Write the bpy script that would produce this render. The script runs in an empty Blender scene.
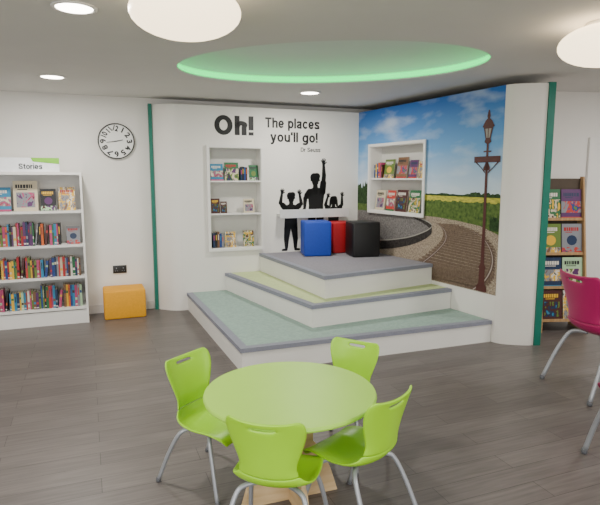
import bpy, bmesh, math, random
from mathutils import Vector, Matrix
random.seed(7)
COL = bpy.context.scene.collection

# ---------------------------------------------------------------- materials
def lin(c):
    return tuple(((v/255.0)/12.92 if v/255.0 <= 0.04045 else ((v/255.0+0.055)/1.055)**2.4) for v in c)
_m = {}
def mat(name, c, rough=0.6, var=0.06, scale=12.0, emit=0.0, metal=0.0, bump=0.0, spec=0.5, coat=0.0):
    if name in _m: return _m[name]
    m = bpy.data.materials.new(name); m.use_nodes = True
    nt = m.node_tree; b = nt.nodes["Principled BSDF"]
    l = lin(c)
    tc = nt.nodes.new("ShaderNodeTexCoord")
    n = nt.nodes.new("ShaderNodeTexNoise"); n.inputs["Scale"].default_value = scale; n.inputs["Detail"].default_value = 3
    nt.links.new(tc.outputs["Object"], n.inputs["Vector"])
    r = nt.nodes.new("ShaderNodeValToRGB")
    r.color_ramp.elements[0].position = 0.3; r.color_ramp.elements[1].position = 0.7
    r.color_ramp.elements[0].color = (*[max(0, v*(1-var)) for v in l], 1)
    r.color_ramp.elements[1].color = (*[min(1, v*(1+var)) for v in l], 1)
    nt.links.new(n.outputs["Fac"], r.inputs["Fac"])
    nt.links.new(r.outputs["Color"], b.inputs["Base Color"])
    b.inputs["Roughness"].default_value = rough
    b.inputs["Metallic"].default_value = metal
    b.inputs["Specular IOR Level"].default_value = spec
    b.inputs["Coat Weight"].default_value = coat
    if emit:
        nt.links.new(r.outputs["Color"], b.inputs["Emission Color"]); b.inputs["Emission Strength"].default_value = emit
    if bump:
        bp = nt.nodes.new("ShaderNodeBump"); bp.inputs["Strength"].default_value = bump; bp.inputs["Distance"].default_value = 0.01
        nt.links.new(n.outputs["Fac"], bp.inputs["Height"]); nt.links.new(bp.outputs["Normal"], b.inputs["Normal"])
    _m[name] = m
    return m

def ramp_mat(name, stops, scale=20, rough=0.7, detail=6, stretch=(1,1,1)):
    m = bpy.data.materials.new(name); m.use_nodes = True
    nt = m.node_tree; b = nt.nodes["Principled BSDF"]
    tc = nt.nodes.new("ShaderNodeTexCoord"); mp = nt.nodes.new("ShaderNodeMapping")
    mp.inputs["Scale"].default_value = stretch
    n = nt.nodes.new("ShaderNodeTexNoise"); n.inputs["Scale"].default_value = scale; n.inputs["Detail"].default_value = detail
    nt.links.new(tc.outputs["Object"], mp.inputs["Vector"]); nt.links.new(mp.outputs["Vector"], n.inputs["Vector"])
    r = nt.nodes.new("ShaderNodeValToRGB")
    e = r.color_ramp.elements
    while len(e) < len(stops): e.new(0.5)
    for i, (p, c) in enumerate(stops):
        e[i].position = p; e[i].color = (*lin(c), 1)
    nt.links.new(n.outputs["Fac"], r.inputs["Fac"]); nt.links.new(r.outputs["Color"], b.inputs["Base Color"])
    b.inputs["Roughness"].default_value = rough
    b.inputs["Specular IOR Level"].default_value = 0.2
    return m

def floor_mat():
    m = bpy.data.materials.new("vinyl_planks"); m.use_nodes = True
    nt = m.node_tree; b = nt.nodes["Principled BSDF"]
    tc = nt.nodes.new("ShaderNodeTexCoord"); mp = nt.nodes.new("ShaderNodeMapping")
    mp.inputs["Rotation"].default_value = (0, 0, math.radians(-21.5))
    nt.links.new(tc.outputs["Object"], mp.inputs["Vector"])
    br = nt.nodes.new("ShaderNodeTexBrick")
    br.inputs["Scale"].default_value = 1.0
    br.inputs["Brick Width"].default_value = 1.1; br.inputs["Row Height"].default_value = 0.15
    br.inputs["Mortar Size"].default_value = 0.002; br.inputs["Mortar Smooth"].default_value = 0.3
    br.inputs["Color1"].default_value = (*lin((108, 102, 99)), 1); br.inputs["Color2"].default_value = (*lin((96, 90, 88)), 1)
    br.inputs["Mortar"].default_value = (*lin((66, 61, 60)), 1)
    nt.links.new(mp.outputs["Vector"], br.inputs["Vector"])
    mp2 = nt.nodes.new("ShaderNodeMapping"); mp2.inputs["Scale"].default_value = (1.5, 22, 1)
    nt.links.new(mp.outputs["Vector"], mp2.inputs["Vector"])
    n = nt.nodes.new("ShaderNodeTexNoise"); n.inputs["Scale"].default_value = 2.2; n.inputs["Detail"].default_value = 8
    nt.links.new(mp2.outputs["Vector"], n.inputs["Vector"])
    r = nt.nodes.new("ShaderNodeValToRGB")
    r.color_ramp.elements[0].position = .3; r.color_ramp.elements[0].color = (.76, .75, .74, 1)
    r.color_ramp.elements[1].position = .7; r.color_ramp.elements[1].color = (1.13, 1.12, 1.11, 1)
    nt.links.new(n.outputs["Fac"], r.inputs["Fac"])
    mx = nt.nodes.new("ShaderNodeMixRGB"); mx.blend_type = 'MULTIPLY'; mx.inputs[0].default_value = 1
    nt.links.new(br.outputs["Color"], mx.inputs[1]); nt.links.new(r.outputs["Color"], mx.inputs[2])
    nt.links.new(mx.outputs[0], b.inputs["Base Color"])
    b.inputs["Roughness"].default_value = 0.38; b.inputs["Specular IOR Level"].default_value = 0.4
    return m

def sky_mat():
    m = bpy.data.materials.new("mural_sky"); m.use_nodes = True
    nt = m.node_tree; b = nt.nodes["Principled BSDF"]
    tc = nt.nodes.new("ShaderNodeTexCoord"); sp = nt.nodes.new("ShaderNodeSeparateXYZ")
    nt.links.new(tc.outputs["Object"], sp.inputs[0])
    mr = nt.nodes.new("ShaderNodeMapRange"); mr.inputs["From Min"].default_value = 1.45; mr.inputs["From Max"].default_value = 2.5
    nt.links.new(sp.outputs["Z"], mr.inputs["Value"])
    r = nt.nodes.new("ShaderNodeValToRGB"); e = r.color_ramp.elements
    e[0].position = 0; e[0].color = (*lin((204, 218, 228)), 1)
    e[1].position = 1; e[1].color = (*lin((48, 106, 184)), 1)
    x = e.new(.5); x.color = (*lin((106, 162, 214)), 1)
    nt.links.new(mr.outputs[0], r.inputs["Fac"])
    mp = nt.nodes.new("ShaderNodeMapping"); mp.inputs["Scale"].default_value = (1.6, 1, 4.2)
    nt.links.new(tc.outputs["Object"], mp.inputs["Vector"])
    n = nt.nodes.new("ShaderNodeTexNoise"); n.inputs["Scale"].default_value = 1.3; n.inputs["Detail"].default_value = 5; n.inputs["Roughness"].default_value = .45
    nt.links.new(mp.outputs[0], n.inputs["Vector"])
    r2 = nt.nodes.new("ShaderNodeValToRGB"); r2.color_ramp.elements[0].position = .48; r2.color_ramp.elements[1].position = .95
    nt.links.new(n.outputs["Fac"], r2.inputs["Fac"])
    mx = nt.nodes.new("ShaderNodeMixRGB"); mx.inputs[2].default_value = (*lin((220, 227, 235)), 1)
    nt.links.new(r2.outputs["Color"], mx.inputs[0]); nt.links.new(r.outputs["Color"], mx.inputs[1])
    nt.links.new(mx.outputs[0], b.inputs["Base Color"]); b.inputs["Roughness"].default_value = .6
    b.inputs["Specular IOR Level"].default_value = 0.2
    return m

WALL = mat("wall_paint", (229, 226, 220), .85, .015, 3)
PANEL = mat("panel_laminate", (231, 228, 221), .55, .012, 3)
CEIL = mat("ceiling_paint", (216, 214, 210), .9, .015, 3)
WHITE = mat("white_laminate", (230, 228, 223), .45, .012, 5)
TEAL = mat("teal_edging", (10, 112, 94), .4, .04)
LIME = mat("lime_plastic", (156, 213, 18), .35, .03, 6)
LIMETOP = mat("lime_table_laminate", (166, 217, 72), .42, .02, 4)
PINK = mat("magenta_plastic", (166, 22, 90), .4, .03, 6)
STEEL = mat("grey_steel_tube", (160, 163, 168), .35, .03, metal=.35)
BLACKP = mat("black_plastic", (18, 18, 20), .4, .05)
PLY = ramp_mat("birch_plywood", [(.3, (200, 168, 122)), (.7, (224, 196, 152))], 5, .55, 5, (1, 1, 6))
OAK = ramp_mat("light_oak", [(.3, (158, 124, 86)), (.7, (186, 152, 110))], 6, .5, 5, (6, 6, 1))
RISER = mat("riser_laminate", (230, 229, 223), .5, .015, 4)
NOSE = mat("grey_nosing", (132, 135, 148), .6, .06, 60)
T1 = mat("sea_green_carpet", (146, 170, 160), .9, .11, 34, bump=.2)
T2 = mat("pale_lime_carpet", (192, 205, 150), .9, .07, 40, bump=.2)
T3 = mat("grey_carpet", (137, 134, 141), .9, .08, 40, bump=.2)
BLACK = mat("black_vinyl_decal", (6, 6, 7), .5, .02)
PAGES = mat("book_pages", (222, 214, 196), .8, .03, 90)
GLOW = mat("light_diffuser", (255, 232, 192), .4, .0, emit=3.6)
GLOW2 = mat("downlight_diffuser", (255, 246, 232), .4, .0, emit=16)
GREENGLOW = mat("green_cove_glow", (0, 235, 120), .6, .0, emit=1.9)  # emission stands in for LED light falling on the recess wall

# ---------------------------------------------------------------- mesh helpers
def mesh_obj(name, verts, faces, mats, fm=None, parent=None, loc=(0,0,0), rz=0, smooth=False):
    me = bpy.data.meshes.new(name)
    me.from_pydata([tuple(v) for v in verts], [], faces)
    if not isinstance(mats, (list, tuple)): mats = [mats]
    for m in mats: me.materials.append(m)
    if fm:
        for p, i in zip(me.polygons, fm): p.material_index = i
    bm = bmesh.new(); bm.from_mesh(me); bmesh.ops.recalc_face_normals(bm, faces=bm.faces); bm.to_mesh(me); bm.free()
    if smooth:
        for p in me.polygons: p.use_smooth = True
    o = bpy.data.objects.new(name, me); COL.objects.link(o)
    o.location = loc; o.rotation_euler = (0, 0, rz)
    if parent: o.parent = parent
    return o

def empty(name, loc, rz=0, parent=None):
    o = bpy.data.objects.new(name, None); COL.objects.link(o); o.empty_display_size = .1
    o.location = loc; o.rotation_euler = (0, 0, rz)
    if parent: o.parent = parent
    return o

def thing(o, label, cat, group=None):
    o["label"] = label; o["category"] = cat
    if group: o["group"] = group
    return o
def struct(o): o["kind"] = "structure"; return o

class B:   # multi-box / prism accumulator
    def __init__(s): s.v = []; s.f = []; s.m = []
    def box(s, x0, x1, y0, y1, z0, z1, m=0):
        i = len(s.v)
        s.v += [(x0,y0,z0),(x1,y0,z0),(x1,y1,z0),(x0,y1,z0),(x0,y0,z1),(x1,y0,z1),(x1,y1,z1),(x0,y1,z1)]
        s.f += [(i,i+3,i+2,i+1),(i+4,i+5,i+6,i+7),(i,i+1,i+5,i+4),(i+1,i+2,i+6,i+5),(i+2,i+3,i+7,i+6),(i+3,i,i+4,i+7)]
        s.m += [m]*6
        return s
    def prism(s, poly, z0, z1, m=0):
        i = len(s.v); n = len(poly)
        s.v += [(p[0],p[1],z0) for p in poly] + [(p[0],p[1],z1) for p in poly]
        s.f += [tuple(range(i+n-1, i-1, -1)), tuple(range(i+n, i+2*n))]
        s.f += [(i+k, i+(k+1)%n, i+n+(k+1)%n, i+n+k) for k in range(n)]
        s.m += [m]*(n+2)
        return s
    def side(s, poly, y0, y1, m=0):   # poly in xz, extruded in y
        i = len(s.v); n = len(poly)
        s.v += [(p[0],y0,p[1]) for p in poly] + [(p[0],y1,p[1]) for p in poly]
        s.f += [tuple(range(i, i+n)), tuple(range(i+2*n-1, i+n-1, -1))]
        s.f += [(i+k, i+n+k, i+n+(k+1)%n, i+(k+1)%n) for k in range(n)]
        s.m += [m]*(n+2)
        return s
    def obj(s, name, mats, **k): return mesh_obj(name, s.v, s.f, mats, s.m, **k)

def bevel(o, w, seg=3, smooth=True):
    bm = bmesh.new(); bm.from_mesh(o.data)
    bmesh.ops.remove_doubles(bm, verts=bm.verts, dist=1e-6)
    bmesh.ops.bevel(bm, geom=[e for e in bm.edges if e.calc_face_angle(0) > .5], offset=w, segments=seg, affect='EDGES', profile=.5)
    bm.to_mesh(o.data); bm.free()
    if smooth:
        for p in o.data.polygons: p.use_smooth = True
    return o

def catmull(pts, n=6):
    P = [Vector(p) for p in pts]; P = [2*P[0]-P[1]] + P + [2*P[-1]-P[-2]]
    out = []
    for i in range(1, len(P)-2):
        for k in range(n):
            t = k/n
            out.append(.5*((2*P[i]) + (P[i+1]-P[i-1])*t + (2*P[i-1]-5*P[i]+4*P[i+1]-P[i+2])*t*t + (3*P[i]-P[i-1]-3*P[i+1]+P[i+2])*t**3))
    out.append(P[-2]); return out

def tube(name, pts, r, m, parent=None, n=5, seg=10, smoothpath=True, r1=None):
    path = catmull(pts, n) if smoothpath else [Vector(p) for p in pts]
    v = []; f = []; N = len(path); prev = None
    for i, p in enumerate(path):
        t = (path[min(i+1, N-1)] - path[max(i-1, 0)]).normalized()
        if prev is None:
            a = t.orthogonal().normalized()
        else:
            a = (prev - t*prev.dot(t)).normalized()
        prev = a; b = t.cross(a)
        rr = r if r1 is None else r+(r1-r)*i/(N-1)
        for k in range(seg):
            an = 2*math.pi*k/seg; v.append(p + (a*math.cos(an)+b*math.sin(an))*rr)
    for i in range(N-1):
        for k in range(seg):
            f.append((i*seg+k, i*seg+(k+1)%seg, (i+1)*seg+(k+1)%seg, (i+1)*seg+k))
    f.append(tuple(range(seg))[::-1]); f.append(tuple(range((N-1)*seg, N*seg)))
    return mesh_obj(name, v, f, m, parent=parent, smooth=True)

def lathe(name, prof, m, parent=None, loc=(0,0,0), seg=48, sx=1, sy=1, smooth=True, rz=0):
    v = []; f = []
    for (r, z) in prof:
        for k in range(seg):
            a = 2*math.pi*k/seg; v.append((r*math.cos(a)*sx, r*math.sin(a)*sy, z))
    for i in range(len(prof)-1):
        for k in range(seg):
            f.append((i*seg+k, i*seg+(k+1)%seg, (i+1)*seg+(k+1)%seg, (i+1)*seg+k))
    f.append(tuple(range(seg))[::-1]); f.append(tuple(range((len(prof)-1)*seg, len(prof)*seg)))
    return mesh_obj(name, v, f, m, parent=parent, loc=loc, smooth=smooth, rz=rz)

# ---- stroke-drawn grotesque letterforms (cap height 1, x-height .74)
def ell_arc(cx, cy, rx, ry, a0, a1, n=24):
    return [(cx+rx*math.cos(math.radians(a0+(a1-a0)*k/n)), cy+ry*math.sin(math.radians(a0+(a1-a0)*k/n))) for k in range(n+1)]
def cm(pts, n=8): return [(p.x, p.y) for p in catmull([(a, b, 0) for a, b in pts], n)]
def glyph(ch, w):
    h = w/2; X = .74; xt = X-h
    rx, ry = .30-h, X/2-h+.01; c = .30
    if ch == 'O': return [ell_arc(.42, .5, .42-h, .51-h, 0, 360, 40)], .84
    if ch == 'o': return [ell_arc(c, X/2, rx, ry, 0, 360, 32)], .60
    if ch == 'c': return [ell_arc(c, X/2, rx, ry, 38, 322, 28)], .57
    if ch == 'e': return [ell_arc(c, X/2, rx, ry, 0, 325, 30), [(h, X/2-.01), (.60-h+.02, X/2-.01)]], .60
    if ch in 'hn': return [[(h, 0), (h, 1 if ch == 'h' else X)], cm([(h, .40), (h+.05, .55), (.30, xt), (.50-h*.2, .56), (.56-h, .42)]) + [(.56-h, 0)]], .56
    if ch == 'u': return [[(.56-h, 0), (.56-h, X)], [(h, X)]+cm([(h, .32), (h+.04, .17), (.25, h), (.44, .14), (.56-h, .32)])], .56
    if ch == 'l': return [[(h, 0), (h, 1)]], w
    if ch == 'i': return [[(h, 0), (h, X)], [(h, .86), (h, 1)]], w
    if ch == '!': return [[(h, .27), (h, 1)], [(h, 0), (h, .17)]], w
    if ch == "'": return [[(h, .68), (h, 1)]], w
    if ch == 'T': return [[(0, 1-h), (.66, 1-h)], [(.33, 0), (.33, 1-h)]], .66
    if ch == 't': return [cm([(.20, .94), (.20, .7), (.20, .3), (.22, .12), (.36, h)]), [(.02, X-h), (.38, X-h)]], .38
    if ch == 'r': return [[(h, 0), (h, X)], cm([(h, .38), (h+.06, .58), (.36, xt)])], .36
    if ch == 'p': return [[(h, -.26), (h, X)], ell_arc(c, X/2, rx, ry, 0, 360, 32)], .60
    if ch == 'g': return [ell_arc(c, X/2, rx, ry, 0, 360, 32), [(.60-h, X)]+cm([(.60-h, .0), (.54-h, -.12), (.30, -.26+h), (.06, -.14)])], .60
    if ch == 'y': return [[(h*.9, X), (.30, .05)], [(.60-h*.9, X)]+cm([(.30, .0), (.24, -.14), (.16, -.26+h), (.05, -.26+h)])], .60
    if ch == 'a': return [cm([(h, .52), (.14, .63), (.29, xt), (.44, .62), (.53-h, .48)])+[(.53-h, .12), (.57-h, 0)], cm([(.53-h, .40), (.26, .37), (h+.03, .27), (h+.01, .16), (.22, h), (.40, .13), (.53-h, .28)])], .57
    if ch in 'sS':
        p = cm([(.50-h, .54), (.44, .63), (.27, xt), (.12, .62), (h+.01, .52), (.20, .40), (.36, .35), (.52-h, .22), (.44, .11), (.27, h), (.11, .11), (h*.9, .22)])
        if ch == 'S': return [[(a*1.25, b/X) for a, b in p]], .64
        return [p], .52
    if ch == 'D': return [cm([(h, h), (.30, h), (.52, .14), (.70-h, .5), (.52, .86), (.30, 1-h), (h, 1-h)]), [(h, 0), (h, 1)]], .70
    return [], .28
def stroke(pts, w):
    h = w/2; n = len(pts); closed = n > 3 and abs(pts[0][0]-pts[-1][0])+abs(pts[0][1]-pts[-1][1]) < 1e-4
    V = [Vector(p) for p in pts]; L = []; Rr = []
    for i in range(n):
        if closed: a, b = V[(i-1) % (n-1)], V[(i+1) % (n-1)]
        else: a, b = V[max(i-1, 0)], V[min(i+1, n-1)]
        t = (b-a).normalized(); nn = Vector((-t.y, t.x)); L.append(V[i]+nn*h); Rr.append(V[i]-nn*h)
    return [(L[i], L[i+1], Rr[i+1], Rr[i]) for i in range(n-1)]
def text_mesh(txt, w=.16, gap=.075):
    v = []; f = []; x = 0
    for ch in txt:
        st, adv = glyph(ch, w)
        for s_ in st:
            for q in stroke(s_, w):
                i = len(v); v += [(p.x+x, p.y) for p in q]; f.append((i, i+1, i+2, i+3))
        x += adv+gap
    return v, f
def lettering(name, txt, w, h, m, loc, rz, parent=None, bold=.16, y=-.002, gap=.075):
    """w = full width, h = height of the capitals"""
    v, f = text_mesh(txt, bold, gap)
    x0 = min(a[0] for a in v); x1 = max(a[0] for a in v)
    v = [((a[0]-x0)*w/(x1-x0), y, a[1]*h) for a in v]
    return mesh_obj(name, v, f, m, parent=parent, loc=loc, rz=rz)

def l2w(o, rz, p):
    c, s = math.cos(rz), math.sin(rz)
    return Vector((o[0]+c*p[0]-s*p[1], o[1]+s*p[0]+c*p[1], o[2]+p[2]))

# ---------------------------------------------------------------- layout constants (metres)
CEILZ = 2.60; TOP = 2.52
A1 = math.radians(21.5); A2 = math.radians(-62.5)
e1 = Vector((math.cos(A1), math.sin(A1))); nL = Vector((math.sin(A1), -math.cos(A1)))
e2 = Vector((math.cos(A2), math.sin(A2))); nR = Vector((math.sin(A2), -math.cos(A2)))
C = Vector((.80, 7.50))

# ---------------------------------------------------------------- shell
struct(B().box(-5, 5.6, -2.5, 9.5, -.06, 0).obj("floor", floor_mat()))
ECX, ECY, EA, EB, EROT = .24, 4.82, 1.33, .86, math.radians(-11)
def ell(k, n=72, g=0.0):
    a = 2*math.pi*k/n; x = (EA+g)*math.cos(a); y = (EB+g)*math.sin(a)
    return (ECX+x*math.cos(EROT)-y*math.sin(EROT), ECY+x*math.sin(EROT)+y*math.cos(EROT))
bm = bmesh.new()
outer = [bm.verts.new((x, y, CEILZ)) for x, y in [(-5,-2.5),(5.6,-2.5),(5.6,9.5),(-5,9.5)]]
inner = [bm.verts.new((*ell(k), CEILZ)) for k in range(72)]
ed = [bm.edges.new((outer[i], outer[(i+1)%4])) for i in range(4)] + [bm.edges.new((inner[i], inner[(i+1)%72])) for i in range(72)]
bmesh.ops.triangle_fill(bm, use_beauty=True, use_dissolve=False, edges=ed)
me = bpy.data.meshes.new("ceiling"); bm.to_mesh(me); bm.free(); me.materials.append(CEIL)
ceil = struct(bpy.data.objects.new("ceiling", me)); COL.objects.link(ceil)
v = [(*ell(k), CEILZ) for k in range(72)] + [(*ell(k), CEILZ+.012) for k in range(72)]
f = [(k, (k+1)%72, 72+(k+1)%72, 72+k) for k in range(72)]
struct(mesh_obj("trim_3", v, f, CEIL, smooth=True))
# recess wall emits the hidden LED's glow itself, then the white inner dome
v = []; f = []
for g, z in ((.0, .012), (.045, .020), (.05, .055), (.035, .074)): v += [(*ell(k, g=g), CEILZ+z) for k in range(72)]
for i in range(3): f += [(i*72+k, i*72+(k+1)%72, (i+1)*72+(k+1)%72, (i+1)*72+k) for k in range(72)]
cove_band = mesh_obj("cove_light", v, f, GREENGLOW, smooth=True)
thing(cove_band, "oval ceiling recess wall made to glow green for its hidden LED", "cove light")
rings = [(.035, .074), (-.01, .112), (-.07, .145), (-.16, .17), (-.35, .185), (-.6, .19)]
v = []; f = []
for g, z in rings: v += [(*ell(k, g=g), CEILZ+z) for k in range(72)]
for i in range(len(rings)-1): f += [(i*72+k, i*72+(k+1)%72, (i+1)*72+(k+1)%72, (i+1)*72+k) for k in range(72)]
f.append(tuple(range((len(rings)-1)*72, len(rings)*72)))
struct(mesh_obj("ceiling.001", v, f, mat("recess_paint", (222, 226, 222), .9, .01, 3), smooth=True))

def wallseg(name, p, q, away, z0=0, z1=CEILZ, th=.1, m=WALL):
    p = Vector(p); q = Vector(q); a = Vector(away).normalized()*th
    return struct(B().prism([p, q, q+a, p+a], z0, z1).obj(name, m))
W0 = Vector((-1.86, 6.72))
WL0 = W0 + e1*((-5+1.86)/e1.x); WL1 = W0 + e1*((2.32+1.86)/e1.x)
wallseg("wall_left", WL0, WL1, -nL)
wallseg("wall_back", (2.32, 8.3), (2.32, 6.12), (-1, 0), th=.08)
wallseg("wall_right", (2.32, 6.12), (5.6, 6.6), (-.15, 1))
wallseg("wall_side", (5.6, 6.6), (5.6, -2.5), (1, 0))
wallseg("wall_far", (-5, 5.45), (-5, -2.5), (-1, 0))
wallseg("wall_rear", (-5, -2.5), (5.6, -2.5), (0, -1))
p = WL0; q = W0
struct(B().prism([p, q, q+nL*.012, p+nL*.012], 0.0, .10).obj("baseboard_left", mat("skirting_paint", (208, 206, 202), .5)))

def panel_holed(b, length, hole, th, zt=TOP):
    """local: x along, y=0 front, y=+th back, hole=(x0,x1,z0,z1)"""
    x0, x1, z0, z1 = hole
    b.box(0, x0, 0, th, 0, zt); b.box(x1, length, 0, th, 0, zt)
    b.box(x0, x1, 0, th, 0, z0); b.box(x0, x1, 0, th, z1, zt)
LEN1 = 2.42; LEN2 = 2.50
O1 = C - e1*LEN1
N1 = (.34, 1.03, .745, 2.03)     # niche hole in left panel
b = B(); panel_holed(b, LEN1, N1, .04)
arc = catmull([(0,0,0),(-.06,.008,0),(-.14,.045,0),(-.22,.115,0),(-.29,.20,0)], 4)
arc = [(p.x, p.y) for p in arc]
for k in range(len(arc)-1):
    a0, a1 = arc[k], arc[k+1]
    i0, i1 = (a0[0]*.9, a0[1]+.035), (a1[0]*.9, a1[1]+.035)
    b.prism([a0, a1, i1, i0], 0, TOP)
wd = struct(b.obj("wall_display", PANEL, loc=(O1.x, O1.y, 0), rz=A1))
pe = l2w((O1.x, O1.y, 0), A1, (-.31, .20, 0))
struct(B().box(-.02, .02, -.025, .03, 0, TOP+.01).obj("trim_1", TEAL, loc=(pe.x, pe.y, 0), rz=A1))

N2 = (.30, 1.39, 1.21, 2.06)
b = B(); panel_holed(b, LEN2, N2, .04)
ce = C + e2*LEN2
def w2l(p): 
    d = Vector(p)-C; return (d.dot(e2), d.dot(-nR))
arc = catmull([(*w2l(ce),0), (*w2l((2.01,5.235)),0), (*w2l((2.09,5.205)),0), (*w2l((2.18,5.188)),0), (*w2l((2.26,5.183)),0), (*w2l((2.315,5.19)),0)], 4)
arc = [(p.x, p.y) for p in arc]
cen = w2l((2.2, 5.8))
for k in range(len(arc)-1):
    a0, a1 = arc[k], arc[k+1]
    i0 = (a0[0]+(cen[0]-a0[0])*.06, a0[1]+(cen[1]-a0[1])*.06); i1 = (a1[0]+(cen[0]-a1[0])*.06, a1[1]+(cen[1]-a1[1])*.06)
    b.prism([a0, a1, i1, i0], 0, TOP)
wm = struct(b.obj("wall_mural", PANEL, loc=(C.x, C.y, 0), rz=A2))
struct(B().prism([(2.317,5.175),(2.385,5.185),(2.385,5.245),(2.317,5.235)], 0, TOP+.01).obj("trim_2", TEAL))
struct(B().prism([(2.345,5.246),(2.38,5.246),(2.38,6.11),(2.345,6.11)], 0, TOP).obj("wall_return", PANEL))

# ---------------------------------------------------------------- mural print
MZ = .48
SKY = sky_mat()
FIELD = ramp_mat("mural_rapeseed", [(.35, (146, 150, 66)), (.6, (206, 196, 76))], 16, .6, 6, (1, 1, 4))
GRASS = ramp_mat("mural_grass", [(.3, (50, 74, 36)), (.7, (102, 124, 60))], 28, .6)
TREE = ramp_mat("mural_trees", [(.3, (18, 38, 20)), (.7, (58, 86, 46))], 26, .6)
GRAVEL = ramp_mat("mural_ballast", [(.3, (108, 94, 82)), (.5, (152, 137, 120)), (.7, (194, 180, 160))], 85, .7, 6)
ASPH = ramp_mat("mural_asphalt", [(.3, (88, 85, 83)), (.5, (114, 110, 108)), (.7, (140, 135, 132))], 50, .7)
EDGE = ramp_mat("mural_platform_edge", [(.3, (34, 32, 32)), (.7, (70, 65, 62))], 40, .7)
KERB = mat("mural_kerb", (150, 146, 138), .6)
RAIL = mat("mural_rail", (84, 60, 50), .6); RAILT = mat("mural_rail_top", (166, 152, 144), .5)
SLEEP = ramp_mat("mural_sleeper", [(.3, (92, 76, 66)), (.7, (126, 108, 92))], 60, .7)
POST = mat("mural_lamp_post", (78, 34, 30), .6)
mm = [SKY, FIELD, GRASS, TREE, GRAVEL, ASPH, EDGE, KERB, RAIL, RAILT, SLEEP, POST]
mv = []; mf = []; mi = []
def mp(poly, m, layer):
    i = len(mv); mv.extend([(x, -.002-.0007*layer, max(z, MZ)) for x, z in poly]); mf.append(tuple(range(i, i+len(poly)))); mi.append(m)
def strip(a, bb, m, layer):
    for k in range(len(a)-1): mp([a[k], a[k+1], bb[k+1], bb[k]], m, layer)
def R(x0, x1, z0, z1, m, l): mp([(x0,z0),(x1,z0),(x1,z1),(x0,z1)], m, l)
R(0, LEN2, N2[3], TOP, 0, 0); R(0, N2[0], 1.46, N2[3], 0, 0); R(N2[1], LEN2, 1.46, N2[3], 0, 0)
R(0, N2[0], 1.39, 1.46, 1, 0); R(N2[1], LEN2, 1.39, 1.46, 1, 0)
R(0, N2[0], N2[2], 1.39, 2, 0); R(N2[1], LEN2, N2[2], 1.39, 2, 0)
R(0, LEN2, MZ, N2[2], 4, 0)
def bumpy(x0, x1, z0, zt, amp, m, l, n=16, seed=1):
    rnd = random.Random(seed); top = [(x0+(x1-x0)*k/n, zt+amp*(rnd.random()-.5)*2) for k in range(n+1)]
    mp([(x0, z0)] + top + [(x1, z0)], m, l)
bumpy(.0, .29, 1.30, 1.56, .05, 3, 1, seed=3)
bumpy(1.41, 2.1, 1.45, 1.475, .008, 3, 1, seed=4); bumpy(2.1, 2.5, 1.45, 1.49, .014, 3, 1, seed=5)
bumpy(1.41, 2.5, 1.28, 1.395, .012, 2, 1, n=40, seed=15)
bumpy(2.38, 2.5, 1.12, 1.26, .03, 3, 2, seed=8)
mp([(1.6,1.21),(1.95,1.19),(2.25,1.16),(2.5,1.09),(2.5,1.21)], 2, 1)
# platform at the left with dark brick face
pe_ = [(p.x, p.y) for p in catmull([(0,.80,0),(.6,.84,0),(1.08,.92,0),(1.38,1.01,0),(1.52,1.08,0),(1.51,1.12,0),(1.38,1.16,0),(1.18,1.19,0)], 5)]
mp([(0, 1.21), (0, .80)] + pe_[1:] + [(1.1, 1.21)], 5, 1)
low = [(x, z-.12*(1-k/(len(pe_)-1))**.6) for k, (x, z) in enumerate(pe_)]
strip(pe_, low, 6, 2)
k1 = [(x-.0, z+.014) for x, z in pe_]; strip(k1, pe_, 7, 3)
# one broad track sweeping round from the lower centre
ra = [(p.x, p.y) for p in catmull([(1.10,.49,0),(1.36,.64,0),(1.62,.82,0),(1.76,.96,0),(1.75,1.06,0),(1.64,1.13,0),(1.44,1.178,0)], 10)]
rb = [(p.x, p.y) for p in catmull([(2.20,.49,0),(2.36,.62,0),(2.44,.78,0),(2.41,.93,0),(2.26,1.06,0),(1.94,1.14,0),(1.50,1.192,0)], 10)]
for k in range(0, len(ra)-9):
    if k % 2: continue
    (x0, z0), (x1, z1) = ra[k], rb[k]; h = .034*(1-k/len(ra))+.005
    ex = .12*(1-k/len(ra)); x1 = min(x1, 2.48-ex)
    mp([(x0-ex, z0), (x1+ex, z1), (x1+ex*.9, z1+h), (x0-ex*.9, z0+h)], 10, 4)
for rr in (ra, rb):
    n = len(rr); w = [.052*(1-k/n)+.006 for k in range(n)]
    strip([(x-w[k]/2, z) for k, (x, z) in enumerate(rr)], [(x+w[k]/2, z) for k, (x, z) in enumerate(rr)], 8, 5)
    strip([(x-w[k]/5, z) for k, (x, z) in enumerate(rr)], [(x+w[k]/6, z) for k, (x, z) in enumerate(rr)], 9, 6)
D = 2.31
def sym(pr, l=7):
    mp([(D+w, z) for w, z in pr] + [(D-w, z) for w, z in reversed(pr)], 11, l)
sym([(.07,.49),(.07,.54),(.042,.57),(.036,.72),(.05,.74),(.024,.78),(.020,1.0),(.017,1.5),(.014,1.98)])
R(D-.17, D+.17, 1.80, 1.86, 11, 8); sym([(.035,1.72),(.045,1.745),(.016,1.80)]); 
mp([(D-.16,1.805),(D-.135,1.805),(D-.02,1.69),(D-.02,1.71)], 11, 8); mp([(D+.135,1.805),(D+.16,1.805),(D+.02,1.71),(D+.02,1.69)], 11, 8)
R(D-.05, D+.05, 1.90, 1.914, 11, 8)
sym([(.014,1.98),(.045,2.0),(.034,2.03),(.06,2.14),(.078,2.15),(.044,2.205),(.014,2.23),(.022,2.25),(.007,2.31)])
mp([(D-.02,2.04),(D+.02,2.04),(D+.04,2.13),(D-.04,2.13)], 7, 8); R(D-.005, D+.005, 2.03, 2.13, 11, 9)
mural = mesh_obj("railway_mural", mv, mf, mm, mi, loc=(C.x, C.y, 0), rz=A2)
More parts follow.
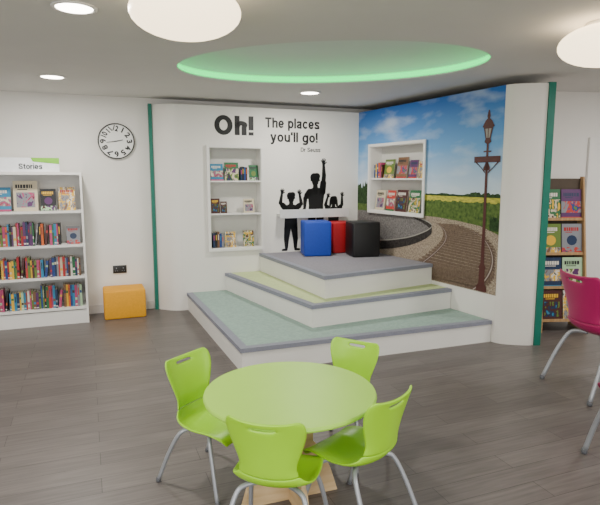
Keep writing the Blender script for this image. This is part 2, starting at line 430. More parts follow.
thing(mural, "printed mural of railway track, yellow field and station lamp", "mural")

# ---------------------------------------------------------------- lettering
def onL(d, z): q = C - e1*d; return (q.x, q.y, z)
thing(lettering("wall_lettering", "Oh!", .50, .235, BLACK, onL(1.99, 2.175), A1, bold=.235, gap=.095), "large bold black Oh! lettering on the white partition", "wall lettering")
thing(lettering("wall_lettering.001", "The places", .75, .127, BLACK, onL(1.335, 2.28), A1, bold=.188, gap=.07), "black lettering reading The places on the white partition", "wall lettering")
thing(lettering("wall_lettering.002", "you'll go!", .66, .127, BLACK, onL(1.27, 2.105), A1, bold=.188, gap=.07), "black lettering reading you'll go! on the white partition", "wall lettering")
thing(lettering("wall_lettering.003", "Dr Seuss", .28, .054, BLACK, onL(.85, 1.985), A1, bold=.165), "small black author credit lettering below the quotation", "wall lettering")

# ---------------------------------------------------------------- child silhouettes
def caps(b, p0, r0, p1, r1, n=14):
    p0 = Vector(p0); p1 = Vector(p1); d = (p1-p0); a0 = math.atan2(d.y, d.x)
    out = []
    for k in range(n+1): a = a0+math.pi/2+math.pi*k/n; out.append((p0.x+r0*math.cos(a), p0.y+r0*math.sin(a)))
    for k in range(n+1): a = a0-math.pi/2+math.pi*k/n; out.append((p1.x+r1*math.cos(a), p1.y+r1*math.sin(a)))
    i = len(b[0]); b[0].extend([(x, -.002, z) for x, z in out]); b[1].append(tuple(range(i, i+len(out))))
def hand(b, p, ang, s):
    p = Vector(p)
    caps(b, p, .016*s, p+Vector((math.cos(ang), math.sin(ang)))*.024*s, .020*s)
    for j, (da, L) in enumerate([(-.95,.044),(-.42,.062),(-.12,.069),(.18,.065),(.5,.054)]):
        a = ang+da; caps(b, p+Vector((math.cos(a), math.sin(a)))*.015*s, .008*s, p+Vector((math.cos(a), math.sin(a)))*L*s, .0058*s, 6)
def child(loc, s, head, armL, armR, skirt=False, label=""):
    b = ([], [])
    caps(b, (head[0], head[1]-.012*s), .039*s, (head[0], head[1]+.03*s), .054*s)       # face and skull
    caps(b, (head[0]-.014*s, head[1]+.045*s), .048*s, (head[0]+.022*s, head[1]+.056*s), .038*s)   # hair
    caps(b, (head[0]-.048*s, head[1]+.012*s), .011*s, (head[0]+.048*s, head[1]+.012*s), .011*s)   # ears
    if skirt:
        caps(b, (head[0]-.042*s, head[1]+.03*s), .027*s, (head[0]-.06*s, head[1]-.06*s), .016*s); caps(b, (head[0]+.042*s, head[1]+.03*s), .027*s, (head[0]+.06*s, head[1]-.06*s), .016*s)
    caps(b, (head[0], head[1]), .025*s, (head[0]*.6, head[1]-.11*s), .034*s)      # neck
    zs = head[1]-.095*s; hip = zs-.29*s
    hw = .15 if skirt else .098
    tor = [(-.106*s, zs-.018*s), (-.070*s, zs+.010*s), (-.030*s, zs+.026*s), (.030*s, zs+.026*s), (.070*s, zs+.010*s), (.106*s, zs-.018*s), (.096*s, zs-.10*s), (.088*s, zs-.17*s), (.093*s, zs-.24*s), (hw*s, hip-(.1*s if skirt else .03*s)), (0, hip-(.115*s if skirt else .0)), (-hw*s, hip-(.1*s if skirt else .03*s)), (-.093*s, zs-.24*s), (-.088*s, zs-.17*s), (-.096*s, zs-.10*s)]
    i = len(b[0]); b[0].extend([(x, -.002, z) for x, z in tor]); b[1].append(tuple(range(i, i+len(tor))))
    for sg, arm in ((-1, armL), (1, armR)):
        sh = (sg*.078*s, zs-.026*s); el, ha = arm
        mid = (Vector(sh)+(Vector(el)-Vector(sh))*.55)
        caps(b, sh, .040*s, mid, .038*s)                       # sleeve
        caps(b, sh, .033*s, el, .025*s); caps(b, el, .026*s, ha, .016*s)
        d = Vector(ha)-Vector(el); hand(b, ha, math.atan2(d.y, d.x), s)
    for sg in (-1, 1):
        kn = (sg*.065*s, hip*.5); an = (sg*.065*s, .045*s)
        caps(b, (sg*.047*s, hip), .049*s, kn, .036*s); caps(b, kn, .036*s, an, .023*s)
        caps(b, (an[0], .018*s), .018*s, (an[0]+sg*.055*s, .014*s), .013*s)
    o = mesh_obj("child_silhouette_decal", b[0], b[1], BLACK, loc=loc, rz=A1)
    thing(o, label, "wall decal")
child(onL(.99, .685), .98, (.005, .685), ((-.145,.635),(-.125,.755)), ((.148,.62),(.125,.74)), False, "black wall decal of a small child with both arms raised")
child(onL(.63, .685), 1.18, (-.012, .915), ((-.155,.69),(-.165,.56)), ((.115,.99),(.108,1.135)), False, "tall black wall decal of a child with one arm raised high")
child(onL(.37, .685), .88, (0, .635), ((-.12,.60),(-.09,.70)), ((.125,.60),(.125,.71)), True, "black wall decal of a child waving with raised hands")

rs = B().box(0, .98, -.13, -.003, 0, .035).box(0, .98, -.145, -.13, -.02, .09).obj("rail_shelf", mat("rail_laminate", (212, 212, 211), .4), loc=onL(1.19, 1.15), rz=A1)
thing(rs, "narrow white ledge shelf mounted across the silhouette decals", "wall shelf")

# ---------------------------------------------------------------- shelf niches
BACKM = mat("niche_back", (212, 210, 204), .6, .012)
def niche(name, O, rz, hole, depth, shelves, label):
    x0, x1, z0, z1 = hole; w = x1-x0-.004; h = z1-z0-.004; t = .018; f = .022
    e = empty(name, l2w((O.x, O.y, 0), rz, (x0+.002, 0, z0+.002)), rz)
    b = B(); b.box(0, t, -.02, depth, 0, h); b.box(w-t, w, -.02, depth, 0, h); b.box(t, w-t, -.02, depth, 0, t); b.box(t, w-t, -.02, depth, h-t, h)
    b.obj("body", WHITE, parent=e)
    B().box(t, w-t, depth-.006, depth, t, h-t).obj("back_panel", BACKM, parent=e)
    b = B(); b.box(-f, t*.6, -.035, -.02, -f, h+f); b.box(w-t*.6, w+f, -.035, -.02, -f, h+f); b.box(t*.6, w-t*.6, -.035, -.02, -f, t*.6); b.box(t*.6, w-t*.6, -.035, -.02, h-t*.6, h+f)
    b.obj("frame", WHITE, parent=e)
    for zz in shelves:
        B().box(t, w-t, -.012, depth-.007, zz-z0-t, zz-z0).obj("shelf", WHITE, parent=e)
    thing(e, label, "wall shelf")
    return e
niche("niche_shelf", O1, A1, N1, .17, [1.20, 1.61], "tall white framed shelf niche set into the lettered partition")
niche("niche_shelf.001", C, A2, N2, .17, [1.64], "wide white framed shelf niche set into the railway mural")

# ---------------------------------------------------------------- books
PAL = [(160,28,30),(26,58,122),(218,172,40),(28,98,56),(212,206,194),(82,38,90),(200,92,32),(20,20,26),(40,122,160),(176,64,108),(94,118,46),(116,82,54),(18,42,76),(126,128,134),(182,54,44),(68,28,26),(164,196,156),(200,188,160)]
CN = ["red","blue","yellow","green","white","purple","orange","black","sky blue","pink","olive green","brown","navy","grey","coral","maroon","pale green","cream"]
BM = [mat("cover_"+CN[i].replace(" ", "_"), c, .45, .05, 30) for i, c in enumerate(PAL)]
spine_meshes = []
for i in range(len(PAL)):
    for vnt in range(3):
        b = B()
        b.box(0, .08, 0, 1, 0, 1, 0); b.box(.92, 1, 0, 1, 0, 1, 0)
        za, zb = .07, .13
        t0, t1 = ((.50, .84), (.30, .42), (.62, .74))[vnt]
        b.box(.08, .92, 0, .06, 0, za, 0); b.box(.08, .92, 0, .06, zb, t0, 0); b.box(.08, .92, 0, .06, t1, 1, 0)
        b.box(.08, .92, 0, .06, za, zb, 2 if vnt == 1 else 0)
        if vnt == 0: b.box(.08, .3, 0, .06, t0, t1, 0); b.box(.7, .92, 0, .06, t0, t1, 0); b.box(.3, .7, 0, .06, t0, t1, 3)
        else: b.box(.08, .92, 0, .06, t0, t1, 3)
        b.box(.08, .92, .06, .96, .015, .985, 1)
        o = b.obj("book", [BM[i], PAGES, BM[4] if i != 4 else BM[0], BM[(i*5+3+vnt*4) % len(PAL)]])
        spine_meshes.append((o.data, i)); bpy.data.objects.remove(o)
def art_mat(name, cols, scale, dist):
    m = bpy.data.materials.new(name); m.use_nodes = True
    nt = m.node_tree; b = nt.nodes["Principled BSDF"]
    tc = nt.nodes.new("ShaderNodeTexCoord")
    mpn = nt.nodes.new("ShaderNodeMapping"); mpn.inputs["Scale"].default_value = (1, .01, 1); mpn.inputs["Location"].default_value = (scale*3.1, 0, dist*2.7)
    n = nt.nodes.new("ShaderNodeTexNoise"); n.inputs["Scale"].default_value = scale; n.inputs["Detail"].default_value = 2.5; n.inputs["Distortion"].default_value = dist
    nt.links.new(tc.outputs["Object"], mpn.inputs[0]); nt.links.new(mpn.outputs[0], n.inputs["Vector"])
    r = nt.nodes.new("ShaderNodeValToRGB"); e = r.color_ramp.elements; r.color_ramp.interpolation = 'CONSTANT'
    pos = [0, .40, .48, .56, .64]
    while len(e) < 5: e.new(.5)
    for k in range(5): e[k].position = pos[k]; e[k].color = (*lin(cols[k]), 1)
    nt.links.new(n.outputs["Fac"], r.inputs["Fac"]); nt.links.new(r.outputs["Color"], b.inputs["Base Color"]); b.inputs["Roughness"].default_value = .4
    return m
ra_ = random.Random(21)
ARTS = [art_mat("cover_artwork", [PAL[ra_.randrange(18)] for _ in range(5)], 1.8+ra_.random()*1.8, ra_.random()*1.2) for _ in range(10)]
def cover(a, c2, c3, seed, kind=None):
    r = random.Random(seed); kind = r.randrange(5) if kind is None else kind
    b = B(); b.box(0, 1, 0, .12, 0, 1, 0); b.box(0, 1, .88, 1, 0, 1, 0); b.box(0, .03, .12, .88, 0, 1, 0); b.box(.03, .98, .12, .88, .01, .99, 1)
    tz = .76
    if kind == 0:      # artwork with title strip
        b.box(0, 1, -.03, 0, 0, .66, 5)
    elif kind == 1:    # full bleed artwork
        b.box(0, 1, -.03, 0, 0, 1, 5)
    elif kind == 2:    # framed photograph
        b.box(.12, .88, -.03, 0, .12, .62, 5)
    elif kind == 3:    # plain cover with an oval and ground strip
        b.box(0, 1, -.03, 0, 0, .22, 5)
        b.side([(.5+.26*math.cos(t*.52), .45+.17*math.sin(t*.52)) for t in range(12)], -.05, 0, 2)
    else:              # band of art
        b.box(0, 1, -.03, 0, .22, .60, 5); b.box(0, 1, -.03, 0, 0, .08, 2)
    x = .1
    while x < .8:
        w = r.uniform(.05, .11); b.box(x, x+w, -.05, 0, tz, tz+.12, 3); x += w+.025
    b.box(.18, .18+r.uniform(.3,.6), -.05, 0, tz-.055, tz-.03, 3)
    o = b.obj("picture_book", [BM[a], PAGES, BM[c2], BM[c3], BM[(a+c2+3) % len(PAL)], ARTS[seed % 10]])
    me = o.data; bpy.data.objects.remove(o); return (me, CN[a])
cover_meshes = []
for i in range(24):
    r = random.Random(i*13+5); a = i*7 % 16; c2 = r.choice([k for k in range(len(PAL)) if k != a]); c3 = r.choice([k for k in (2,4,0,7,12) if k != a])
    cover_meshes.append(cover(a, c2, c3, i, i*3 % 5))
for j, (a, c2, c3) in enumerate([(16,3,7),(3,16,4),(4,10,3),(17,11,7),(13,12,0),(12,8,4),(15,4,2),(10,2,4)]):   # 24.. : magazines
    cover_meshes.append(cover(a, c2, c3, a*7+c2, (2,0,3,2,3,4,2,3)[j]))
cnt = 0
def spine_book(O, rz, x, y, z, t, d, h, group, ci=None, lean=0):
    global cnt; cnt += 1
    i = random.randrange(len(spine_meshes)) if ci is None else ci*3
    if ci is None and spine_meshes[i][1] in (4, 16, 17) and random.random() < .6: i = random.randrange(12)
    me, k = spine_meshes[i]
    o = bpy.data.objects.new("book", me); COL.objects.link(o)
    o.location = l2w(O, rz, (x, y, z)); o.rotation_euler = (0, lean, rz); o.scale = (t, d, h)
    thing(o, CN[k]+" book standing upright with its spine showing", "book", group)
def face_book(O, rz, x, y, z, w, h, group, ci=None, tilt=-.14, t=.014, name="picture_book"):
    i = random.randrange(20) if ci is None else ci
    me, cn = cover_meshes[i]
    o = bpy.data.objects.new(name, me); COL.objects.link(o)
    o.location = l2w(O, rz, (x, y, z)); o.rotation_euler = (tilt, 0, rz); o.scale = (w, t, h)
    thing(o, cn+" "+name.replace("_", " ")+" displayed with its front cover facing out", "magazine" if name == "magazine" else "book", group)
def book_row(O, rz, x0, x1, y, z, hmax, group, hmin=.17, d=.15, gapp=.05, tmin=.014, tmax=.036):
    x = x0; hb = random.uniform(hmin, hmax)
    while x < x1-.04:
        t = random.uniform(tmin, tmax)
        if random.random() < .3: hb = random.uniform(hmin, hmax)
        h = hb+random.uniform(-.010, .010)
        if random.random() < gapp and x < x1-.16:
            spine_book(O, rz, x, y, z+.001, t, d, h, group); x += t+.004
            spine_book(O, rz, x+.001, y+.01, z+.001, t, d, h*.95, group, lean=.13)
            x += t+.035; continue
        spine_book(O, rz, x, y+random.uniform(0, .02), z+.001, t, d, h, group)
        x += t+.0012

# ---------------------------------------------------------------- main bookcase
BO = (-3.50, 5.615, 0); BW, BD, BH = 1.16, .38, 1.71
bc = empty("bookcase", BO, A1)
b = B(); b.box(0, .022, 0, BD, 0, BH); b.box(BW-.022, BW, 0, BD, 0, BH); b.box(.022, BW-.022, 0, BD, BH-.03, BH); b.box(.022, BW-.022, BD-.01, BD, .0, BH-.03)
b.obj("body", WHITE, parent=bc)
B().box(.022, BW-.022, .012, .03, 0, .155).obj("plinth", WHITE, parent=bc)
SZ = [.19, .545, .905, 1.285]
for z in SZ: B().box(.022, BW-.022, .004, BD-.011, z-.024, z).obj("shelf", WHITE, parent=bc)
thing(bc, "tall white library bookcase filled with rows of children's books", "bookcase")
for i, z in enumerate(SZ[:3]):
    book_row(BO, A1, .03, BW-.03 if i < 2 else BW-.22, .05, z, .265 if i != 1 else .24, "books on the bookcase shelves", .19, .15, .08, .012, .028)
face_book(BO, A1, BW-.19, .08, SZ[2]+.002, .14, .20, "books on the bookcase shelves", 28)
x = .06
for k, (w, h) in enumerate([(.17,.24),(.18,.26),(.24,.33),(.16,.24),(.17,.26)]):
    face_book(BO, A1, x, .10, SZ[3]+.002, w, h, "picture books facing out on the top shelf", [3,8,27,1,12][k]); x += w+.025
sg = empty("shelf_sign", l2w(BO, A1, (.02, .05, BH+.002)), A1)
B().box(0, .92, 0, .02, 0, .15).obj("board", mat("sign_board", (236, 238, 240), .4), parent=sg)
B().side([(.66,.11),(.92,.085),(.92,.15),(.64,.15)], -.004, -.0005).obj("green_band", mat("sign_green", (120, 186, 40), .5), parent=sg)
lettering("sign_text", "Stories", .23, .058, mat("sign_ink", (34, 44, 50), .5), (.52, -.0055, .030), 0, parent=sg, bold=.15, y=0)
thing(sg, "white sign board with lime band reading Stories on the bookcase top", "sign")

NO = l2w((O1.x, O1.y, 0), A1, (N1[0], 0, 0)); G = "books in the partition niche"
for k, (x, w, h, ci) in enumerate([(.04,.16,.21,8),(.22,.18,.23,5)]):
    face_book(NO, A1, x, .03, 1.611, w, h, G, ci)
face_book(NO, A1, .54, .04, 1.611, .12, .20, G, 21)
for k in range(5): spine_book(NO, A1, .42+k*.022, .02, 1.611, .021, .13, random.uniform(.15,.19), G, ci=[12,7,1,15,4][k])
face_book(NO, A1, .04, .03, 1.201, .11, .19, G, 30); face_book(NO, A1, .165, .05, 1.201, .08, .15, G, 9)
face_book(NO, A1, .46, .03, 1.201, .14, .18, G, 27)
for k in range(5): spine_book(NO, A1, .05+k*.028, .02, .768, .026, .13, random.uniform(.16,.2), G, ci=[12,7,11,1,13][k])
face_book(NO, A1, .21, .03, .766, .14, .20, G, 22); face_book(NO, A1, .45, .03, .766, .14, .21, G, 17)
NM = l2w((C.x, C.y, 0), A2, (N2[0], 0, 0)); G = "books in the mural niche"
for x, w, h, ci in [(.24,.20,.24,31),(.50,.20,.26,13),(.74,.15,.22,3),(.91,.12,.20,12)]: face_book(NM, A2, x, .03, 1.641, w, h, G, ci)
for k in range(6): spine_book(NM, A2, .05+k*.03, .02, 1.641, .027, .13, random.uniform(.17,.21), G)
for k, (x, w, h, ci) in enumerate([(.06,.20,.26,27),(.30,.17,.26,18),(.50,.21,.27,9),(.75,.20,.27,25)]):
    face_book(NM, A2, x, .03, 1.231, w, h, G, ci)

# ---------------------------------------------------------------- stepped platform
def isect(p, d, q, e):
    den = d.x*e.y-d.y*e.x; t = ((q.x-p.x)*e.y-(q.y-p.y)*e.x)/den; return p+d*t
def wl(d): return C - e1*d + nL*.006
def wr(d): return C + e2*d + nR*.009
CC = C + (nL+nR)*.0085
levels = [
    (2.37, Vector((-.49, 4.40)), 2.465, 0, .22, T1, "sea-green"),
    (1.88, Vector((.12, 5.04)), 1.88, .22, .44, T2, "pale lime"),
    (1.42, Vector((.25, 5.33)), 1.56, .44, .67, T3, "grey")]
plat = empty("stepped_platform", (CC.x, CC.y, 0))
def loc2(p): return (p.x-CC.x, p.y-CC.y)
for ld, N, rd, z0, z1, tm, cn in levels:
    L, Rr = wl(ld), wr(rd)
    B().prism([loc2(CC), loc2(L), loc2(N), loc2(Rr)], z0, z1-.03).obj("riser", RISER, parent=plat)
    dl = (N-L).normalized(); dr = (Rr-N).normalized()
    inl = Vector((-dl.y, dl.x)); inr = Vector((-dr.y, dr.x))
    if (CC-L).dot(inl) < 0: inl = -inl
    if (CC-N).dot(inr) < 0: inr = -inr
    def off(a):
        P0 = isect(L+inl*a, dl, L, e1); P1 = isect(L+inl*a, dl, N+inr*a, dr); P2 = isect(N+inr*a, dr, Rr, e2); return P0, P1, P2
    o0 = off(-.014); i0 = off(.058)
    b = B(); b.prism([loc2(o0[0]), loc2(o0[1]), loc2(i0[1]), loc2(i0[0])], z1-.035, z1+.003)
    b.prism([loc2(o0[1]), loc2(o0[2]), loc2(i0[2]), loc2(i0[1])], z1-.035, z1+.003)
    b.obj("nosing", NOSE, parent=plat)
    t = B().prism([loc2(CC), loc2(i0[0]), loc2(i0[1]), loc2(i0[2])], z1-.03, z1).obj("tread", tm, parent=plat)
    t["label"] = cn + " carpeted tread"
thing(plat, "three-tier corner seating platform with white risers and carpeted treads", "seating platform")

# ---------------------------------------------------------------- cube stools
def rbox(name, w, d, z0, z1, m, bev, parent=None):
    o = B().box(-w/2, w/2, -d/2, d/2, z0, z1).obj(name, m, parent=parent); return bevel(o, bev)
def stool(name, loc, rz, s, h, m, label, w=None, kind="stool"):
    e = empty(name, loc, rz); w = w or s
    rbox("cushion", w, s, 0, h, m, .020, e)
    z = h-.004; a = w/2-.012; c = s/2-.012
    tube("seam_piping", [(-a, -c, z), (a, -c, z), (a, c, z), (-a, c, z), (-a, -c, z)], .004, m, e, 1, 6, False)
    thing(e, label, kind); return e
BLU = mat("blue_fabric", (14, 62, 172), .6, .06, 40); RED = mat("red_fabric", (172, 12, 26), .6, .06, 40)
BLK = mat("black_faux_leather", (12, 12, 14), .5, .06, 30); YEL = mat("mustard_fabric", (228, 160, 10), .7, .05, 40)
PZ = .6735
stool("cube_stool", (.20, 6.86, PZ), math.radians(8), .345, .43, BLU, "blue upholstered cube stool on the top platform")
stool("cube_stool.001", (.52, 7.14, PZ), math.radians(21), .31, .40, RED, "red upholstered cube stool between the blue and black ones")
stool("cube_stool.002", (.79, 6.80, PZ), math.radians(12), .35, .43, BLK, "black upholstered cube stool beside the mural")
stool("ottoman", (-2.12, 6.375, 0), A1, .36, .34, YEL, "mustard yellow upholstered box ottoman against the wall", w=.47, kind="ottoman")

# ---------------------------------------------------------------- wall clock & socket
ck = empty("wall_clock", (-2.20+nL.x*.002, 6.585+nL.y*.002, 2.08), A1)
def disc_y(name, prof, m, seg=48, cap=True):
    v = []; f = []
    for r, y in prof:
        for k in range(seg): a = 2*math.pi*k/seg; v.append((r*math.cos(a), y, r*math.sin(a)))
    for i in range(len(prof)-1):
        for k in range(seg): f.append((i*seg+k, i*seg+(k+1)%seg, (i+1)*seg+(k+1)%seg, (i+1)*seg+k))
    if cap: f.append(tuple(range((len(prof)-1)*seg, len(prof)*seg)))
    return mesh_obj(name, v, f, m, parent=ck, smooth=False)
disc_y("rim", [(.202,0),(.210,-.01),(.210,-.03),(.204,-.034),(.198,-.034),(.196,-.0)], BLACKP, cap=False)
disc_y("dial", [(.197,-.018),(.001,-.0185)], mat("clock_dial", (234, 234, 230), .4, .01))
def digits(txt):
    cu = bpy.data.curves.new("t", 'FONT'); cu.body = txt; cu.offset = .04; cu.resolution_u = 4
    ob = bpy.data.objects.new("t", cu); COL.objects.link(ob); bpy.context.view_layer.update()
    me = bpy.data.meshes.new_from_object(ob.evaluated_get(bpy.context.evaluated_depsgraph_get()))
    v = [tuple(x.co) for x in me.vertices]; f = [tuple(p.vertices) for p in me.polygons]
    bpy.data.objects.remove(ob); bpy.data.meshes.remove(me); return v, f
rt_ = random.Random(5)
for hnum in range(1, 13):
    v, f = digits(str(hnum)); x0 = min(a[0] for a in v); x1 = max(a[0] for a in v); sc = .086; sq = .8 if hnum > 9 else 1.1
    a = math.pi/2-hnum*math.pi/6; cx, cz = .152*math.cos(a), .152*math.sin(a); rt = a-math.pi/2+rt_.uniform(-.35, .35)
    pts = [((q[0]-(x0+x1)/2)*sc*sq, (q[1]-.35)*sc) for q in v]
    mesh_obj("numeral", [(cx+p_*math.cos(rt)-q_*math.sin(rt), -.0195, cz+p_*math.sin(rt)+q_*math.cos(rt)) for p_, q_ in pts], f, BLACKP, parent=ck)
def hnd(name, a, L, w, y):
    c_, s_ = math.cos(a), math.sin(a); b = B()
    pts = [(-.02, -w), (L, -w*.5), (L, w*.5), (-.02, w)]
    b.side([(p[0]*c_-p[1]*s_, p[0]*s_+p[1]*c_) for p in pts], y-.002, y); b.obj(name, BLACKP, parent=ck)
hnd("hour_hand", math.radians(12), .080, .007, -.021); hnd("minute_hand", math.radians(188), .115, .0055, -.0245)
thing(ck, "round white wall clock with black rim and black numerals", "clock")
so = empty("power_socket", (-2.225+nL.x*.001, 6.576+nL.y*.001, .53), A1)
bevel(B().box(-.08, .08, -.012, 0, -.048, .048).obj("faceplate", BLACKP, parent=so), .003, 2)
for sx in (-.04, .04):
    B().box(sx-.004, sx+.004, -.0135, -.0122, .008, .022).box(sx-.016, sx-.008, -.0135, -.0122, -.02, -.014).box(sx+.008, sx+.016, -.0135, -.0122, -.02, -.014).obj("socket_slots", STEEL, parent=so)
thing(so, "black double power socket on the white wall", "power socket")

# ---------------------------------------------------------------- round table
TX, TY, TZ = -.05, 2.61, .585
tb = empty("round_table", (TX, TY, 0), math.radians(20))
prof = [(.005, TZ-.026), (.424, TZ-.026), (.432, TZ-.021), (.435, TZ-.013), (.432, TZ-.004), (.428, TZ)]
lathe("tabletop", prof, LIMETOP, parent=tb, seg=72, smooth=False)
lp = [(.012, TZ-.028), (.28, TZ-.028), (.28, TZ-.08), (.16, .43), (.12, .37), (.12, .30), (.17, .24), (.22, .13), (.26, 0), (.012, 0)]
for k in range(4):
    o = B().side(lp, -.014, .014).obj("leg", PLY, parent=tb); o.rotation_euler = (0, 0, k*math.pi/2)
thing(tb, "round lime green children's table on a crossed plywood base", "table")

# ---------------------------------------------------------------- chairs
def chair(name, loc, rz, s, m, label, group):
    """forward is local +Y"""
    e = empty(name, (loc[0], loc[1], 0), rz); h = .345
    ctl = [(.205,-.045,.135,0),(.197,-.014,.166,.002),(.12,.0,.186,.012),(.02,-.012,.192,.022),(-.08,-.006,.184,.028),
           (-.140,.020,.162,.030),(-.166,.062,.136,.028),(-.176,.115,.126,.028),(-.188,.185,.150,.034),(-.206,.258,.172,.038),(-.222,.310,.170,.034),(-.231,.333,.146,.026)]
    pr = catmull([(c[0], c[1], c[2]) for c in ctl], 3); cu = catmull([(c[3], 0, 0) for c in ctl], 3)
    rows = []
    nc = 12
    for i, p in enumerate(pr):
        q0 = pr[max(i-1, 0)]; q1 = pr[min(i+1, len(pr)-1)]
        ty, tz = q1.x-q0.x, q1.y-q0.y; L = math.hypot(ty, tz); ny, nz = tz/L, -ty/L
        row = []
        for k in range(nc+1):
            u = -1+2*k/nc; c = cu[i].x*(u*u) + .008*max(0, abs(u)-.8)/.2
            row.append((u*p.z*s, (p.x+ny*c)*s, (h+p.y+nz*c)*s))
        rows.append(row)
    K = 18
    def part(nm, r0, r1, hole=None):
        v = []; f = []
        for r in rows[r0:r1+1]: v += r
        n = nc+1
        for i in range(r1-r0):
            for k in range(nc):
                if hole and (i+r0) == hole and 4 <= k <= 7: continue
                f.append((i*n+k, i*n+k+1, (i+1)*n+k+1, (i+1)*n+k))
        o = mesh_obj(nm, v, f, m, parent=e, smooth=True)
        so_ = o.modifiers.new("s", 'SOLIDIFY'); so_.thickness = .012*s; so_.offset = 0
        sb = o.modifiers.new("b", 'SUBSURF'); sb.levels = 1; sb.render_levels = 1
    part("seat", 0, K); part("backrest", K, len(rows)-1, hole=29)
    for sx in (-1, 1):
        for sy in (-1, 1):
            fy = .20 if sy > 0 else -.235
            pts = [(sx*.07, sy*.05, h-.026), (sx*.125, sy*.085, h-.030), (sx*.155, sy*.115, h-.058), (sx*.178, sy*.115+(fy-sy*.115)*.45, h*.52), (sx*.20, fy, .012)]
            lg = tube("leg", [tuple(c*s for c in p) for p in pts], .0115*s, STEEL, e, 5, 10)
            lathe("foot", [(.010*s, 0), (.0145*s, .004*s), (.0135*s, .02*s), (.011*s, .026*s)], mat("grey_foot_cap", (90, 92, 96), .5), parent=lg, loc=(sx*.20*s, fy*s, 0), seg=14)
    tube("seat_brace", [(-.10*s, .0, (h-.024)*s), (.10*s, .0, (h-.024)*s)], .009*s, STEEL, e, 1, 8, False)
    thing(e, label, "chair", group)
    return e
def rzdir(dx, dy): return math.atan2(-dx, dy)
G = "lime chairs around the round table"
chair("child_chair", (-.475, 2.80), rzdir(.84, -.54), .98, LIME, "lime green plastic child's chair with grey legs, angled at the table", G)
chair("child_chair.001", (.25, 3.07), rzdir(-.52, -.86), .95, LIME, "lime green child's chair tucked behind the table facing it", G)
chair("child_chair.002", (.275, 2.45), rzdir(-.72, .69), 1, LIME, "lime green child's chair turned diagonally into the table edge", G)
chair("child_chair.003", (-.100, 2.255), rzdir(.24, .97), 1, LIME, "lime green child's chair with its back turned, tucked under the table", G)
G = "magenta chairs"
chair("plastic_chair", (2.37, 4.08), rzdir(.97, .2), 1.36, PINK, "magenta plastic chair with grey tubular legs near the magazine rack", G)
chair("plastic_chair.001", (1.96, 2.79), rzdir(.06, 1), 1.30, PINK, "magenta plastic chair standing in front of another magenta chair", G)

# ---------------------------------------------------------------- magazine rack
RZ = math.radians(4); RO = (2.58, 5.62, 0)
rk = empty("magazine_rack", RO, RZ)
for x in (0, .50):
    prof = [(0, 0), (.34, 0), (.34, .05), (.30, 1.66), (.24, 1.66), (.0, .10)]
    v = [(x, p[0], p[1]) for p in prof] + [(x+.018, p[0], p[1]) for p in prof]; n = len(prof)
    f = [tuple(range(n))[::-1], tuple(range(n, 2*n))] + [(k, (k+1)%n, n+(k+1)%n, n+k) for k in range(n)]
    mesh_obj("side_panel", v, f, OAK, parent=rk)
v = [(.018,.31,.05),(.50,.31,.05),(.50,.285,1.64),(.018,.285,1.64),(.018,.325,.05),(.50,.325,.05),(.50,.30,1.64),(.018,.30,1.64)]
mesh_obj("back_panel", v, [(0,1,2,3),(7,6,5,4),(0,4,5,1),(1,5,6,2),(2,6,7,3),(3,7,4,0)], mat("rack_back", (74, 62, 50), .7), parent=rk)
tiers = [(.03, .12), (.085, .47), (.14, .83), (.195, 1.20)]
for y, z in tiers:
    b = B(); b.box(.020, .498, y+.01, .28, z-.010, z); b.box(.020, .498, y-.002, y+.01, z-.010, z+.02)
    b.obj("tier_shelf", OAK, parent=rk)
ci = [[30,12],[29,24],[31,28],[25,3]]
for (y, z), cs in zip(tiers, ci):
    for k, c in enumerate(cs):
        face_book(RO, RZ, .032+k*.237, y+.016, z+.002, .225, .325, "magazines on the wooden rack", c, tilt=-.12, t=.008, name="magazine")
thing(rk, "light oak magazine rack with tiers of face-out magazines", "magazine rack")

struct(B().box(0, .07, -.03, 0, 0, 2.1).box(.07, .95, -.03, 0, 2.03, 2.1).box(.07, .95, -.018, -.001, 0, 2.03).obj("door_1", WHITE, loc=(3.28, 6.255, 0), rz=math.atan2(.48, 3.28)))

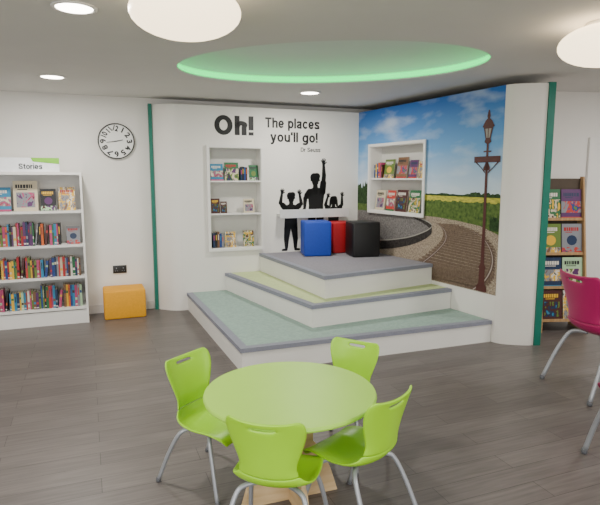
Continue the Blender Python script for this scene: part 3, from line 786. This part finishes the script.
# ---------------------------------------------------------------- ceiling fittings
def dome(name, x, y):
    e = empty(name, (x, y, CEILZ))
    lathe("base_plate", [(.11, -.03), (.12, -.02), (.12, .001)], WHITE, parent=e, seg=32)
    pr = [(.275*math.sin(a)+.0005, -.135-.125*math.cos(a)) for a in [math.pi*k/16*.93 for k in range(17)]]
    lathe("diffuser", pr, GLOW, parent=e, seg=48)
    thing(e, "large glowing white opal dome ceiling light", "ceiling light", "opal dome lights")
dome("dome_light", -.57, 2.83); dome("dome_light.001", 1.90, 3.50)
def down(name, x, y, en=28):
    e = empty(name, (x, y, CEILZ))
    lathe("trim_ring", [(.125, -.001), (.125, -.006), (.105, -.010), (.100, -.004)], WHITE, parent=e, seg=40)
    lathe("diffuser", [(.001, -.0075), (.099, -.0075), (.099, -.005)], GLOW2, parent=e, seg=40)
    thing(e, "round recessed downlight glowing in the ceiling", "downlight", "recessed downlights")
    l = bpy.data.lights.new("lamp", 'AREA'); l.shape = 'DISK'; l.size = .2; l.energy = en; l.color = (1, .96, .90)
    o = bpy.data.objects.new("lamp", l); COL.objects.link(o); o.parent = e; o.location = (0, 0, -.02)
down("downlight", -1.27, 3.20, 38); down("downlight.001", -2.35, 5.30, 33); down("downlight.002", .11, 6.28, 28)
def area(x, y, sx, sy, en):
    l = bpy.data.lights.new("room_fill_light", 'AREA'); l.shape = 'RECTANGLE'; l.size = sx; l.size_y = sy; l.energy = en; l.color = (1, .97, .93)  # unseen fill light added under the ceiling to brighten the room
    o = bpy.data.objects.new("room_fill_light", l); COL.objects.link(o); o.location = (x, y, CEILZ-.02)
area(-2.0, .2, 1.2, 1.2, 100); area(2.2, .2, 1.2, 1.2, 108); area(3.9, 4.4, .6, .6, 52)
l = bpy.data.lights.new("rear_fill_light", 'AREA'); l.shape = 'RECTANGLE'; l.size = 7; l.size_y = 1.9; l.energy = 160; l.color = (.96, .98, 1)  # broad cool fill added before the rear wall; no window there
o = bpy.data.objects.new("rear_fill_light", l); COL.objects.link(o); o.location = (0, -2.4, 1.3); o.rotation_euler = (math.radians(98), 0, 0)

w = bpy.data.worlds.new("w"); bpy.context.scene.world = w; w.use_nodes = True
w.node_tree.nodes["Background"].inputs[0].default_value = (.8, .85, .9, 1); w.node_tree.nodes["Background"].inputs[1].default_value = .3

# ---------------------------------------------------------------- camera
cd = bpy.data.cameras.new("camera"); cd.lens = 32.4; cd.sensor_width = 36; cd.sensor_fit = 'HORIZONTAL'
cam = bpy.data.objects.new("camera", cd); COL.objects.link(cam)
cam.location = (0, 0, 1.65); cam.rotation_euler = (math.radians(82.1), 0, 0)
bpy.context.scene.camera = cam
print("books", cnt)
